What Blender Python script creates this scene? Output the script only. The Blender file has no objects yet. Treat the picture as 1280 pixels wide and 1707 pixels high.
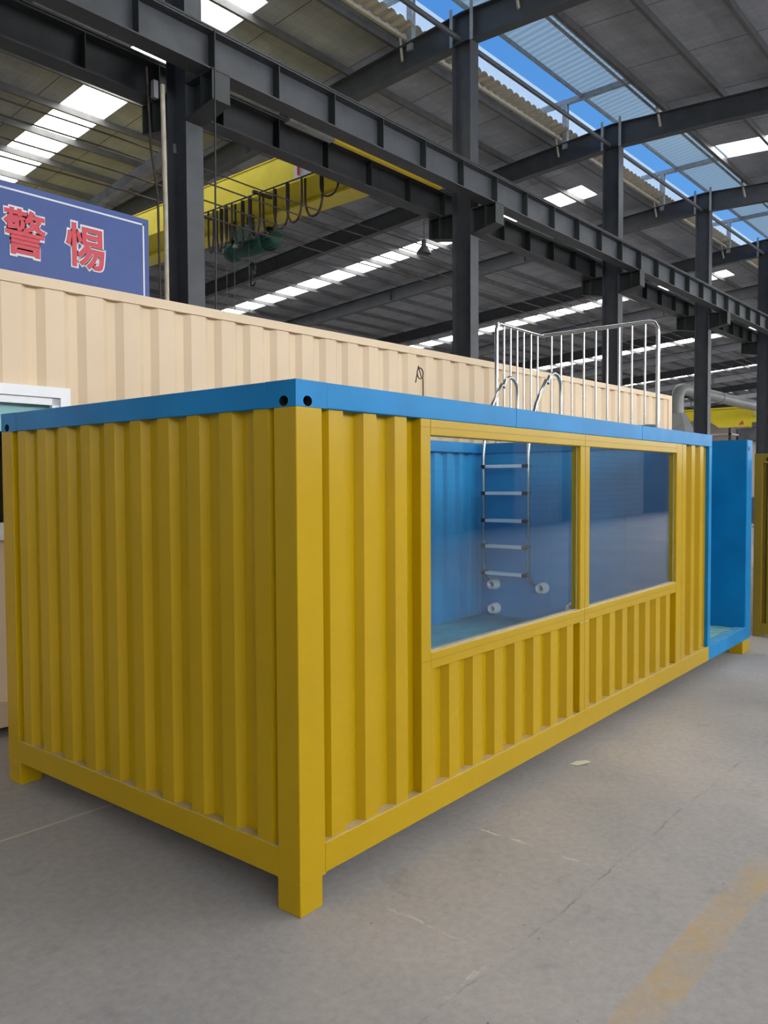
import bpy, math, random
from mathutils import Vector, Matrix
random.seed(7)
S = bpy.context.scene
COL = S.collection
R = math.radians

# ------------------------------------------------------------------ camera
CX, CY, CZ = -2.0255, -2.1968, 1.65
yaw, pitch, roll = R(41.1096), R(-2.1171), R(0.2941)
fw = Vector((math.cos(yaw)*math.cos(pitch), math.sin(yaw)*math.cos(pitch), math.sin(pitch)))
rt = Vector((math.sin(yaw), -math.cos(yaw), 0)); up = rt.cross(fw)
rr = rt*math.cos(roll) - up*math.sin(roll); uu = up*math.cos(roll) + rt*math.sin(roll)
cd = bpy.data.cameras.new('camera'); cam = bpy.data.objects.new('camera', cd); COL.objects.link(cam)
cam.matrix_world = Matrix(((rr.x, uu.x, -fw.x, CX), (rr.y, uu.y, -fw.y, CY), (rr.z, uu.z, -fw.z, CZ), (0, 0, 0, 1)))
cd.sensor_fit = 'HORIZONTAL'; cd.sensor_width = 36; cd.lens = 1335.2/1280*36
cd.clip_start = .05; cd.clip_end = 400
S.camera = cam

# ------------------------------------------------------------------ light
S.view_settings.view_transform = 'Standard'; S.view_settings.look = 'None'
S.view_settings.gamma = 1; S.view_settings.use_curve_mapping = False
S.view_settings.exposure = 0.0
SKYLIGHT = 9.0      # daylit translucent roof sheets
SIDEGLOW = 6.5       # added glowing band on the unseen right wall, main fill
ENDGLOW = 0.3       # added glowing sheet behind the camera, weak fill; far wall band shares it
try:
    S.cycles.use_denoising = True
    S.cycles.max_bounces = 8; S.cycles.diffuse_bounces = 5; S.cycles.glossy_bounces = 4
    S.cycles.transparent_max_bounces = 12; S.cycles.transmission_bounces = 6
    S.cycles.sample_clamp_indirect = 4.0
except Exception: pass
W = bpy.data.worlds.new('sky'); S.world = W; W.use_nodes = True
nt = W.node_tree; nt.nodes.clear()
tc = nt.nodes.new('ShaderNodeTexCoord'); sp = nt.nodes.new('ShaderNodeSeparateXYZ')
cr = nt.nodes.new('ShaderNodeValToRGB'); bg = nt.nodes.new('ShaderNodeBackground'); wo = nt.nodes.new('ShaderNodeOutputWorld')
nt.links.new(tc.outputs['Generated'], sp.inputs[0]); nt.links.new(sp.outputs[2], cr.inputs[0])
cr.color_ramp.elements[0].position = 0.0; cr.color_ramp.elements[0].color = (.55, .68, .85, 1)
cr.color_ramp.elements[1].position = .75; cr.color_ramp.elements[1].color = (.035, .2, .66, 1)
e = cr.color_ramp.elements.new(.3); e.color = (.13, .38, .84, 1)
nt.links.new(cr.outputs[0], bg.inputs[0]); bg.inputs[1].default_value = .95
nt.links.new(bg.outputs[0], wo.inputs[0])

sl = bpy.data.lights.new('sun', 'SUN'); sl.energy = 3.0; sl.angle = R(.6); sl.color = (1, .97, .92)
so = bpy.data.objects.new('sun', sl); COL.objects.link(so); so.location = (10, -20, 30)
so.rotation_euler = Vector((-.12, -.55, .83)).to_track_quat('Z', 'Y').to_euler()   # high, from the camera's side: lights only the ridge sheets

# ------------------------------------------------------------------ materials
def newmat(name):
    m = bpy.data.materials.new(name); m.use_nodes = True
    return m, m.node_tree, m.node_tree.nodes['Principled BSDF']
def nz(t, scale, detail=3, rough=.55, coord='Object', vec=None, stretch=None):
    n = t.nodes.new('ShaderNodeTexNoise'); n.inputs['Scale'].default_value = scale
    n.inputs['Detail'].default_value = detail; n.inputs['Roughness'].default_value = rough
    if vec is None:
        c = t.nodes.new('ShaderNodeTexCoord'); vec = c.outputs[coord]
    if stretch:
        mp = t.nodes.new('ShaderNodeMapping'); mp.inputs['Scale'].default_value = stretch
        t.links.new(vec, mp.inputs[0]); vec = mp.outputs[0]
    t.links.new(vec, n.inputs['Vector']); return n.outputs['Fac']
def ramp(t, fac, stops):
    r = t.nodes.new('ShaderNodeValToRGB'); el = r.color_ramp.elements
    el[0].position, el[0].color = stops[0][0], (*stops[0][1], 1)
    el[1].position, el[1].color = stops[-1][0], (*stops[-1][1], 1)
    for p, c in stops[1:-1]:
        e = el.new(p); e.color = (*c, 1)
    t.links.new(fac, r.inputs[0]); return r.outputs[0]
def mix(t, fac, a, b, mode='MIX'):
    n = t.nodes.new('ShaderNodeMix'); n.data_type = 'RGBA'; n.blend_type = mode
    if isinstance(fac, (int, float)): n.inputs[0].default_value = fac
    else: t.links.new(fac, n.inputs[0])
    for i, v in ((6, a), (7, b)):
        if isinstance(v, tuple): n.inputs[i].default_value = (*v, 1)
        else: t.links.new(v, n.inputs[i])
    return n.outputs[2]
def mth(t, op, a, b=None, c=None, clamp=False):
    n = t.nodes.new('ShaderNodeMath'); n.operation = op; n.use_clamp = clamp
    for i, v in enumerate((a, b, c)):
        if v is None: continue
        if isinstance(v, (int, float)): n.inputs[i].default_value = v
        else: t.links.new(v, n.inputs[i])
    return n.outputs[0]
def bump(t, b, h, strength, dist=.01):
    n = t.nodes.new('ShaderNodeBump'); n.inputs['Strength'].default_value = strength; n.inputs['Distance'].default_value = dist
    t.links.new(h, n.inputs['Height']); t.links.new(n.outputs[0], b.inputs['Normal'])
def paint(name, col, rough=.4, metal=0.0, var=.12, scale=3.0, spec=.5, dust=None, bmp=.15):
    m, t, b = newmat(name)
    f = nz(t, scale, 4)
    lo = tuple(c*(1-var) for c in col); hi = tuple(min(1, c*(1+var)) for c in col)
    c = ramp(t, f, [(.3, lo), (.7, hi)])
    if dust:
        g = t.nodes.new('ShaderNodeNewGeometry'); s = t.nodes.new('ShaderNodeSeparateXYZ'); t.links.new(g.outputs['True Normal'], s.inputs[0])
        up_ = mth(t, 'GREATER_THAN', s.outputs[2], .7); k = mth(t, 'MULTIPLY', up_, ramp(t, nz(t, 14), [(.25, (.35,)*3), (.6, (.9,)*3)]))
        c = mix(t, k, c, dust)
    t.links.new(c, b.inputs['Base Color']); b.inputs['Metallic'].default_value = metal
    b.inputs['Specular IOR Level'].default_value = spec
    rg = t.nodes.new('ShaderNodeMapRange'); t.links.new(nz(t, scale*2.3, 3), rg.inputs[0])
    rg.inputs[3].default_value = rough*.85; rg.inputs[4].default_value = min(1, rough*1.2); t.links.new(rg.outputs[0], b.inputs['Roughness'])
    if bmp: bump(t, b, nz(t, 6, 2), bmp, .004)
    return m
def emis(name, col, strength, lines=None):
    m, t, b = newmat(name)
    b.inputs['Base Color'].default_value = (.6, .62, .64, 1); b.inputs['Roughness'].default_value = .6
    b.inputs['Emission Color'].default_value = (*col, 1)
    f = nz(t, .9, 3); r = t.nodes.new('ShaderNodeMapRange'); t.links.new(f, r.inputs[0])
    r.inputs[3].default_value = strength*.75; r.inputs[4].default_value = strength*1.25
    t.links.new(r.outputs[0], b.inputs['Emission Strength']); return m

GOLD = (.47, .295, .001); BLUE = (.003, .205, .49)
M = {}
M['gold'] = paint('gold_paint', GOLD, .30, var=.05, scale=1.7, spec=.32, bmp=.05, dust=(.52, .43, .27))
M['blue'] = paint('blue_paint', BLUE, .42, var=.14, scale=2.5, spec=.25, dust=(.16, .42, .6))
M['pool'] = paint('pool_blue_paint', (.015, .30, .62), .5, var=.1, scale=2)
M['poolfloor'] = paint('pool_floor_paint', (.10, .30, .38), .5, var=.2, scale=4)
M['deck'] = paint('deck_floor', (.22, .45, .40), .6, var=.3, scale=7)
M['beige'] = paint('beige_paint', (.76, .585, .39), .55, var=.04, scale=1.2)
M['goldfar'] = paint('olive_gold_paint', (.30, .20, .012), .45, var=.08, scale=2, dust=(.35, .3, .15))
M['steel'] = paint('blue_grey_structural_steel', (.050, .055, .064), .5, var=.2, scale=3)
M['steeldark'] = paint('dark_green_grey_steel', (.025, .031, .031), .5, var=.2, scale=3)
M['galv'] = paint('galvanised_steel', (.34, .35, .35), .5, metal=.3, var=.2, scale=6)
M['purlin'] = paint('purlin_steel', (.10, .10, .10), .5, metal=.2, var=.2, scale=4)
M['stainless'] = paint('stainless_steel', (.55, .55, .54), .25, metal=1.0, var=.05, scale=8, bmp=0)
M['white'] = paint('white_pvc', (.88, .88, .90), .35, var=.03, bmp=0)
M['cream'] = paint('cream_trim', (.46, .41, .32), .6, var=.15, scale=8)
M['black'] = paint('black_rubber', (.012, .012, .013), .6, var=.2, bmp=0)
M['craneyellow'] = paint('crane_yellow_paint', (.80, .66, .03), .42, var=.06)
M['hoistgreen'] = paint('dark_green_paint', (.010, .075, .055), .4, var=.3, scale=9)
M['cable'] = paint('brown_black_cable', (.035, .02, .012), .5, var=.3, scale=9, bmp=0)
M['signblue'] = paint('sign_blue', (.032, .075, .27), .45, var=.06, bmp=0)
M['signred'] = paint('sign_red', (.60, .045, .07), .45, var=.05, bmp=0)
M['signwhite'] = paint('sign_white', (.72, .74, .8), .5, var=.03, bmp=0)
M['red'] = paint('red_paint', (.65, .06, .07), .5, var=.1, bmp=0)
M['duct'] = paint('duct_sheet', (.24, .24, .23), .45, metal=.3, var=.12, scale=2)
M['machine'] = paint('machine_grey', (.14, .14, .15), .5, var=.3, scale=2)
M['plaster'] = paint('wall_plaster', (.50, .44, .40), .8, var=.1, scale=.6)
M['wallgrey'] = paint('grey_wall_sheet', (.16, .19, .23), .7, var=.15, scale=.4)
M['doorwhite'] = paint('pale_door', (.62, .64, .66), .6, var=.05)
M['rope'] = paint('wire_rope', (.10, .10, .10), .5, metal=.4, var=.2, bmp=0)
M['yellowbar'] = paint('yellow_bar', (.9, .66, .03), .45, var=.05, bmp=0)
M['darkroom'] = paint('interior_shade', (.02, .03, .025), .7, var=.3, bmp=0)
M['paper'] = paint('scrap_paper', (.7, .66, .5), .8, var=.1, bmp=0)
M['skylight'] = emis('daylit_fibreglass', (1, .99, .97), SKYLIGHT)
M['sideglow'] = emis('side_fill_glow', (.95, .98, 1), SIDEGLOW)
M['endglow'] = emis('end_wall_glow', (.95, .98, 1), ENDGLOW)

# translucent ridge sheets
def translucent(name, col, mixf=.65, wv=.15):
    m = bpy.data.materials.new(name); m.use_nodes = True; t = m.node_tree; t.nodes.clear()
    o = t.nodes.new('ShaderNodeOutputMaterial'); mx = t.nodes.new('ShaderNodeMixShader')
    d = t.nodes.new('ShaderNodeBsdfDiffuse'); tr = t.nodes.new('ShaderNodeBsdfTranslucent')
    w = t.nodes.new('ShaderNodeTexWave'); w.bands_direction = 'X'; w.inputs['Scale'].default_value = 1.6
    c = t.nodes.new('ShaderNodeTexCoord'); t.links.new(c.outputs['Object'], w.inputs['Vector'])
    cc = mix(t, w.outputs['Fac'], tuple(x*(1-wv) for x in col), col)
    t.links.new(cc, d.inputs[0]); t.links.new(cc, tr.inputs[0]); mx.inputs[0].default_value = mixf
    t.links.new(d.outputs[0], mx.inputs[1]); t.links.new(tr.outputs[0], mx.inputs[2]); t.links.new(mx.outputs[0], o.inputs[0]); return m
M['canopy'] = translucent('ridge_canopy_sheet', (.62, .72, .74), .8)
M['deflector'] = translucent('ridge_deflector_sheet', (.80, .93, 1.0), .25, 0)

# window glass
def glassmat(name, tint, ior=1.5):
    m = bpy.data.materials.new(name); m.use_nodes = True; t = m.node_tree; t.nodes.clear()
    o = t.nodes.new('ShaderNodeOutputMaterial'); mx = t.nodes.new('ShaderNodeMixShader')
    a = t.nodes.new('ShaderNodeBsdfTransparent'); a.inputs[0].default_value = (*tint, 1)
    g = t.nodes.new('ShaderNodeBsdfGlossy'); g.inputs['Roughness'].default_value = .01
    g.inputs[0].default_value = (1, 1, 1, 1)
    ge = t.nodes.new('ShaderNodeNewGeometry'); dp = t.nodes.new('ShaderNodeVectorMath'); dp.operation = 'DOT_PRODUCT'
    t.links.new(ge.outputs['Incoming'], dp.inputs[0]); t.links.new(ge.outputs['Normal'], dp.inputs[1])
    q_ = mth(t, 'POWER', mth(t, 'SUBTRACT', 1.0, mth(t, 'ABSOLUTE', dp.outputs['Value'])), 5.0)
    r0 = ((ior-1)/(ior+1))**2; fr_ = mth(t, 'ADD', mth(t, 'MULTIPLY', q_, 1-r0), r0)
    t.links.new(fr_, mx.inputs[0]); t.links.new(a.outputs[0], mx.inputs[1]); t.links.new(g.outputs[0], mx.inputs[2])
    t.links.new(mx.outputs[0], o.inputs[0]); return m
M['glass'] = glassmat('window_glass', (.94, .98, .98), 1.36)

# roof insulation: foil on wire mesh with seams
m, t, b = newmat('roof_insulation')
c = t.nodes.new('ShaderNodeTexCoord'); s = t.nodes.new('ShaderNodeSeparateXYZ'); t.links.new(c.outputs['Object'], s.inputs[0])
base = ramp(t, nz(t, 1.3, 5, .65), [(.3, (.24, .25, .28)), (.7, (.355, .365, .40))])
def gridline(v, period, w):
    f = mth(t, 'FRACT', mth(t, 'DIVIDE', v, period)); return mth(t, 'LESS_THAN', f, w/period)
wob = nz(t, 2.2, 2)
sx = mth(t, 'ADD', s.outputs[0], mth(t, 'MULTIPLY', wob, .12)); sy = mth(t, 'ADD', s.outputs[1], mth(t, 'MULTIPLY', wob, .12))
seam = gridline(s.outputs[0], 2.0, .022)
mesh_ = mth(t, 'MAXIMUM', gridline(sx, .22, .012), gridline(sy, .22, .012))
c1 = mix(t, mth(t, 'MULTIPLY', mesh_, .35), base, (.16, .15, .14)); c2 = mix(t, mth(t, 'MULTIPLY', seam, .85), c1, (.05, .05, .05))
t.links.new(c2, b.inputs['Base Color']); b.inputs['Roughness'].default_value = .75; b.inputs['Specular IOR Level'].default_value = .2
bump(t, b, nz(t, 3.2, 4, .6), .5, .05); M['insul'] = m

# concrete floor
m, t, b = newmat('concrete_floor')
c = t.nodes.new('ShaderNodeTexCoord'); O = c.outputs['Object']; s = t.nodes.new('ShaderNodeSeparateXYZ'); t.links.new(O, s.inputs[0])
X_, Y_ = s.outputs[0], s.outputs[1]
big = ramp(t, nz(t, .55, 6, .6), [(.32, (.30, .298, .305)), (.5, (.37, .352, .34)), (.68, (.46, .42, .39))])
fine = ramp(t, nz(t, 26, 6, .7), [(.3, (.75,)*3), (.7, (1.15,)*3)])
col = mix(t, .6, big, fine, 'MULTIPLY')
dk = ramp(t, nz(t, 3.1, 5, .65), [(.60, (0,)*3), (.74, (1,)*3)]); col = mix(t, mth(t, 'MULTIPLY', dk, .35), col, (.17, .155, .145))
v = t.nodes.new('ShaderNodeTexVoronoi'); v.inputs['Scale'].default_value = 5.5; t.links.new(O, v.inputs['Vector'])
spk = mth(t, 'LESS_THAN', v.outputs['Distance'], .035); col = mix(t, mth(t, 'MULTIPLY', spk, .55), col, (.55, .52, .48))
v2 = t.nodes.new('ShaderNodeTexVoronoi'); v2.inputs['Scale'].default_value = 7.3; mp = t.nodes.new('ShaderNodeMapping'); mp.inputs['Location'].default_value = (3.3, 1.7, 0)
t.links.new(O, mp.inputs[0]); t.links.new(mp.outputs[0], v2.inputs['Vector'])
col = mix(t, mth(t, 'MULTIPLY', mth(t, 'LESS_THAN', v2.outputs['Distance'], .03), .7), col, (.07, .065, .06))
def scratch(col, yc, w, amp, lo, hi, colr, k, x0=-50, x1=120, seed=1.0, X_=X_, Y_=Y_):
    wob = mth(t, 'MULTIPLY', mth(t, 'SUBTRACT', nz(t, 1.7*seed, 5, .7), .5), amp)
    d = mth(t, 'ABSOLUTE', mth(t, 'SUBTRACT', mth(t, 'ADD', Y_, wob), yc))
    ln = mth(t, 'LESS_THAN', d, w); msk = ramp(t, nz(t, 5.1*seed, 5, .7), [(lo, (0,)*3), (hi, (1,)*3)])
    inx = mth(t, 'MULTIPLY', mth(t, 'GREATER_THAN', X_, x0), mth(t, 'LESS_THAN', X_, x1))
    return mix(t, mth(t, 'MULTIPLY', mth(t, 'MULTIPLY', ln, inx), mth(t, 'MULTIPLY', msk, k)), col, colr)
col = scratch(col, -.715, .005, .10, .48, .66, (.14, .13, .125), .5, seed=1.0)
col = scratch(col, -.70, .012, .10, .50, .58, (.60, .55, .50), .7, x1=.55, seed=1.3)
col = scratch(col, 1.54, .010, .03, .25, .45, (.56, .50, .45), .9, x1=1.2, seed=.8)
col = scratch(col, 1.10, .008, .16, .44, .54, (.62, .58, .53), .8, x0=-.62, x1=-.02, seed=1.1, X_=Y_, Y_=X_)
col = scratch(col, .28, .006, .10, .46, .56, (.60, .56, .51), .7, x0=-.60, x1=-.2, seed=1.5, X_=Y_, Y_=X_)
# faded yellow line
wob = mth(t, 'MULTIPLY', mth(t, 'SUBTRACT', nz(t, 9, 5, .7), .5), .07)
d = mth(t, 'ABSOLUTE', mth(t, 'SUBTRACT', mth(t, 'ADD', Y_, wob), -1.2)); ln = mth(t, 'LESS_THAN', d, .07)
wear = ramp(t, nz(t, 11, 7, .8), [(.36, (.15,)*3), (.58, (1,)*3)]); wl = ramp(t, nz(t, 2.3, 4, .65), [(.38, (.12,)*3), (.58, (1,)*3)])
col = mix(t, mth(t, 'MULTIPLY', mth(t, 'MULTIPLY', ln, wear), mth(t, 'MULTIPLY', wl, .72)), col, (.50, .34, .15))
t.links.new(col, b.inputs['Base Color'])
rg = t.nodes.new('ShaderNodeMapRange'); t.links.new(nz(t, 2, 5, .6), rg.inputs[0]); rg.inputs[3].default_value = .42; rg.inputs[4].default_value = .75
t.links.new(rg.outputs[0], b.inputs['Roughness']); bump(t, b, nz(t, 30, 5, .7), .15, .01); M['floor'] = m

# ------------------------------------------------------------------ mesh tools
class MB:
    def __init__(s): s.v = []; s.f = []; s.mi = []; s.smooth = []
    def add(s, vs, fs, mi=0, smooth=False):
        o = len(s.v); s.v += [tuple(v) for v in vs]
        for f in fs: s.f.append([i+o for i in f]); s.mi.append(mi); s.smooth.append(smooth)
        return s
    def box(s, x0, x1, y0, y1, z0, z1, mi=0):
        vs = [(x, y, z) for x in (x0, x1) for y in (y0, y1) for z in (z0, z1)]
        return s.add(vs, [(0, 1, 3, 2), (4, 6, 7, 5), (0, 4, 5, 1), (2, 3, 7, 6), (0, 2, 6, 4), (1, 5, 7, 3)], mi)
    def prism(s, poly, axis, a, b, mi=0):
        """poly: 2D outline in the plane perpendicular to axis; extruded a..b along it"""
        def P(u, v, w): return {0: (w, u, v), 1: (u, w, v), 2: (u, v, w)}[axis]
        n = len(poly); vs = [P(u, v, a) for u, v in poly] + [P(u, v, b) for u, v in poly]
        fs = [(i, (i+1) % n, n+(i+1) % n, n+i) for i in range(n)] + [tuple(range(n-1, -1, -1)), tuple(range(n, 2*n))]
        return s.add(vs, fs, mi)
    def bar(s, p, q, w, h, upv=(0, 0, 1), mi=0):
        p, q = Vector(p), Vector(q); d = (q-p).normalized(); u = Vector(upv)
        sd = d.cross(u).normalized(); u = sd.cross(d).normalized()
        vs = [e + sd*a*w/2 + u*b_*h/2 for e in (p, q) for a in (-1, 1) for b_ in (-1, 1)]
        return s.add(vs, [(0, 1, 3, 2), (4, 6, 7, 5), (0, 4, 5, 1), (2, 3, 7, 6), (0, 2, 6, 4), (1, 5, 7, 3)], mi)
    def ibeam(s, p, q, h, w, tf=.014, tw=.01, upv=(0, 0, 1)):
        p, q = Vector(p), Vector(q); d = (q-p).normalized(); u = Vector(upv); sd = d.cross(u).normalized(); u = sd.cross(d).normalized()
        s.bar(p+u*(h/2-tf/2), q+u*(h/2-tf/2), w, tf, upv); s.bar(p-u*(h/2-tf/2), q-u*(h/2-tf/2), w, tf, upv)
        return s.bar(p, q, tw, h-2*tf, upv)
    def tube(s, pts, r, n=12, mi=0, cap=True):
        pts = [Vector(p) for p in pts]; rs = r if isinstance(r, (list, tuple)) else [r]*len(pts); rings = []
        t0 = (pts[1]-pts[0]).normalized(); a = t0.orthogonal().normalized()
        for i, p in enumerate(pts):
            tn = ((pts[min(i+1, len(pts)-1)]-p).normalized() + (p-pts[max(i-1, 0)]).normalized()).normalized()
            a = (a - tn*a.dot(tn)).normalized(); bb = tn.cross(a)
            rings.append([p + (a*math.cos(2*math.pi*k/n)+bb*math.sin(2*math.pi*k/n))*rs[i] for k in range(n)])
        vs = [v for rg_ in rings for v in rg_]; fs = []
        for i in range(len(pts)-1):
            for k in range(n): fs.append((i*n+k, i*n+(k+1) % n, (i+1)*n+(k+1) % n, (i+1)*n+k))
        s.add(vs, fs, mi, True)
        if cap: s.add(rings[0], [tuple(range(n-1, -1, -1))], mi); s.add(rings[-1], [tuple(range(n))], mi)
        return s
    def lathe(s, c, axis, prof, n=24, mi=0):
        """prof: (offset along axis, radius) list"""
        c, ax = Vector(c), Vector(axis).normalized(); a = ax.orthogonal().normalized(); bb = ax.cross(a)
        vs = [c+ax*o+(a*math.cos(2*math.pi*k/n)+bb*math.sin(2*math.pi*k/n))*r for o, r in prof for k in range(n)]
        fs = [(i*n+k, i*n+(k+1) % n, (i+1)*n+(k+1) % n, (i+1)*n+k) for i in range(len(prof)-1) for k in range(n)]
        return s.add(vs, fs, mi, True)
    def build(s, name, mats, parent=None, bevel=0):
        me = bpy.data.meshes.new(name); me.from_pydata(s.v, [], s.f)
        if not isinstance(mats, (list, tuple)): mats = [mats]
        for m_ in mats: me.materials.append(M[m_] if isinstance(m_, str) else m_)
        for p, i, sm in zip(me.polygons, s.mi, s.smooth): p.material_index = i; p.use_smooth = sm
        me.update()
        import bmesh
        bm = bmesh.new(); bm.from_mesh(me); bmesh.ops.recalc_face_normals(bm, faces=bm.faces); bm.to_mesh(me); bm.free()
        o = bpy.data.objects.new(name, me); COL.objects.link(o)
        if parent: o.parent = parent
        if bevel:
            bv = o.modifiers.new('bevel', 'BEVEL'); bv.width = bevel; bv.segments = 2; bv.limit_method = 'ANGLE'
        return o
def thing(name, label, cat, loc=(0, 0, 0), rz=0, group=None):
    o = bpy.data.objects.new(name, None); COL.objects.link(o); o.empty_display_size = .2
    o.location = loc; o.rotation_euler = (0, 0, rz); o['label'] = label; o['category'] = cat
    if group: o['group'] = group
    return o
def tag(o, label, cat, group=None):
    o['label'] = label; o['category'] = cat
    if group: o['group'] = group
    return o
def struct(o): o['kind'] = 'structure'; return o

def corrugated(mb, c0, c1, z0, z1, axis, face, inward, start, period=.207, flat=.083, slope=.020, depth=.038, th=.003):
    """vertical ribs. axis 0: wall runs along x at y=face; axis 1: along y at x=face. inward=+1/-1."""
    pts = [(c0, None)]; k = math.floor((c0-start)/period)-1; prof = []
    while start+k*period < c1+period:
        s0 = start+k*period; prof += [(s0, 0), (s0+flat, 0), (s0+flat+slope, depth), (s0+period-slope, depth)]; k += 1
    def val(c):
        for (a, da), (b_, db) in zip(prof, prof[1:]):
            if a <= c <= b_: return da+(db-da)*(c-a)/(b_-a if b_ > a else 1)
        return 0
    pts = [(c0, val(c0))] + [q for q in prof if c0 < q[0] < c1] + [(c1, val(c1))]
    def P(c, d, z): return (c, face+inward*d, z) if axis == 0 else (face+inward*d, c, z)
    n = len(pts)
    for off, mi in ((0, 0), (th, 1)):
        vs = [P(c, d+off, z) for c, d in pts for z in (z0, z1)]
        mb.add(vs, [(2*i, 2*i+2, 2*i+3, 2*i+1) for i in range(n-1)], mi)
    vs = [P(c, d+o_, z1) for c, d in pts for o_ in (0, th)]
    mb.add(vs, [(2*i, 2*i+2, 2*i+3, 2*i+1) for i in range(n-1)], 0)
    return mb
def holeplate(mb, u0, u1, w0, w1, cu, cw, ru, rw, P, depth, mi_hole=1, n=24):
    """rectangular plate (u0..u1, w0..w1) with an oval hole and a dark well; P(u,w,d) -> point"""
    outer = []
    for k in range(n):
        a = 2*math.pi*(k+.5)/n; dx, dy = math.cos(a)*ru, math.sin(a)*rw
        sc = min([((u1-cu)/dx if dx > 1e-9 else 1e9), ((u0-cu)/dx if dx < -1e-9 else 1e9), ((w1-cw)/dy if dy > 1e-9 else 1e9), ((w0-cw)/dy if dy < -1e-9 else 1e9)])
        outer.append((cu+dx*sc, cw+dy*sc, a))
    # add corners exactly
    for (xu, xw) in ((u0, w0), (u0, w1), (u1, w0), (u1, w1)):
        a = math.atan2((xw-cw)/rw, (xu-cu)/ru) % (2*math.pi); outer.append((xu, xw, a))
    outer.sort(key=lambda q: q[2]); m_ = len(outer)
    inn = [(cu+math.cos(a)*ru, cw+math.sin(a)*rw) for _, _, a in outer]
    vs = [P(u, w, 0) for u, w, _ in outer]+[P(u, w, 0) for u, w in inn]+[P(u, w, depth) for u, w in inn]
    mb.add(vs, [(i, (i+1) % m_, m_+(i+1) % m_, m_+i) for i in range(m_)], 0)
    mb.add(vs, [(m_+i, m_+(i+1) % m_, 2*m_+(i+1) % m_, 2*m_+i) for i in range(m_)] + [tuple(range(2*m_, 3*m_))], mi_hole)

# ------------------------------------------------------------------ hall
YC = 6.306; X0 = 3.991; NF = 14; XF = [X0+6*k for k in range(NF)]
YL, YR, XE, XB = 30.3, -12.0, XF[-1]+6, -14.0
SL = .07; ZS = 10.25                       # sheet height at ridge, slope
def zs(y, z=ZS): return z-SL*abs(y-YC)
struct(MB().box(XB, XE, YR, YL, -.3, 0).build('floor', 'floor'))
STRIPS = [(6.5, 7.5), (19.15, 20.15), (31.4, 32.5), (43.6, 44.8), (56.0, 57.2), (68.4, 69.6), (80.8, 82.0)]
def roof(side):
    yg, ye = (7.8, YL) if side > 0 else (5.2, YR)
    mb = MB(); xs = [XB]+[v_ for a, b_ in STRIPS for v_ in (a, b_)]+[XE]
    for i in range(0, len(xs), 2):
        a, b_ = xs[i], xs[i+1]
        mb.add([(x, y, zs(y)+o_) for x in (a, b_) for y in (yg, ye) for o_ in (0, .1)], [(0, 1, 3, 2), (4, 6, 7, 5), (0, 4, 5, 1), (2, 3, 7, 6), (0, 2, 6, 4), (1, 5, 7, 3)])
    ce = struct(mb.build('ceiling', 'insul'))
    # purlins: C sections with lips
    ys = [yg+side*(.12+1.27*k) for k in range(40) if abs(side*(.12+1.27*k)) < abs(ye-yg)-.2]
    for y in ys:
        z = zs(y)
        p = MB(); p.box(XB+.2, XE-.1, y-.002, y+.002, z-.14, z); p.box(XB+.2, XE-.1, y, y+.065, z-.14, z-.136)
        p.box(XB+.2, XE-.1, y, y+.065, z-.006, z-.002); p.box(XB+.2, XE-.1, y+.062, y+.065, z-.14, z-.12)
        p.build('purlin', 'purlin', ce)
    return ce
cL = roof(1); cR = roof(-1)
wn = 0
for a, b_ in STRIPS:
    for side in (1, -1):
        yg, ye = (8.75, YL-1) if side > 0 else (5.05, YR+1)
        wn += 1
        mb = MB(); k = 0
        step = 1.27*side; y = yg
        mb.add([(x, y, zs(y)+.04) for x in (a, b_) for y in (yg, ye)], [(0, 1, 3, 2)])
        struct(mb.build('window_%d' % wn, 'skylight'))
        if side > 0:   # insulated piece closing the strip up to the ridge edge
            f = MB(); f.add([(x, y, zs(y)+o_) for x in (a, b_) for y in (7.8, 8.75) for o_ in (0, .1)], [(0, 1, 3, 2), (4, 6, 7, 5), (0, 4, 5, 1), (2, 3, 7, 6), (0, 2, 6, 4), (1, 5, 7, 3)]); f.build('ridge_filler', 'insul', cL)
# pale roller doors in the wall behind the camera's right
for i, (a, b_) in enumerate(((18.6, 20.6), (24.5, 28.3), (31.0, 38.0))):
    d_ = MB(); k = 0
    while k*.25 < 4.2: d_.box(a, b_, YR+.0, YR+.05, k*.25, k*.25+.235); k += 1
    d_.box(a-.1, a, YR, YR+.12, 0, 4.3).box(b_, b_+.1, YR, YR+.12, 0, 4.3)
    struct(d_.build('door_%d' % (i+1), 'doorwhite'))
# ridge opening: edge trims, sheet ends, deflector, canopy
tr = MB(); tr.box(XB, XE, 7.74, 7.80, zs(7.8)-.03, zs(7.8)+.03); tr1 = struct(tr.build('trim_1', 'cream'))
fn = MB()
x = XB
while x < XE:
    fn.add([(x, 7.45, 10.22), (x+.2, 7.45, 10.22), (x+.2, 7.8, 10.2), (x, 7.8, 10.2), (x+.05, 7.45, 10.27), (x+.15, 7.45, 10.27), (x+.15, 7.8, 10.25), (x+.05, 7.8, 10.25)],
           [(0, 4, 7, 3), (4, 5, 6, 7), (5, 1, 2, 6)]); x += .25
    if x > XE: break
    fn.add([(x-.05, 7.45, 10.22), (x, 7.45, 10.22), (x, 7.8, 10.2), (x-.05, 7.8, 10.2)], [(0, 1, 2, 3)])
fn.build('sheet_ends', 'cream', tr1)
tr2 = MB(); tr2.box(XB, XE, 5.2, 5.25, zs(5.2)-.06, zs(5.2)+.12); tr2 = struct(tr2.build('trim_2', 'galv'))
for k, (dy, dz) in enumerate(((.12, .06), (.22, .02))):
    MB().tube([(XB, 5.2+dy, zs(5.2)+dz), (XE, 5.2+dy, zs(5.2)+dz)], .03, 8).build('edge_pipe', 'galv', tr2)
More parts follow.
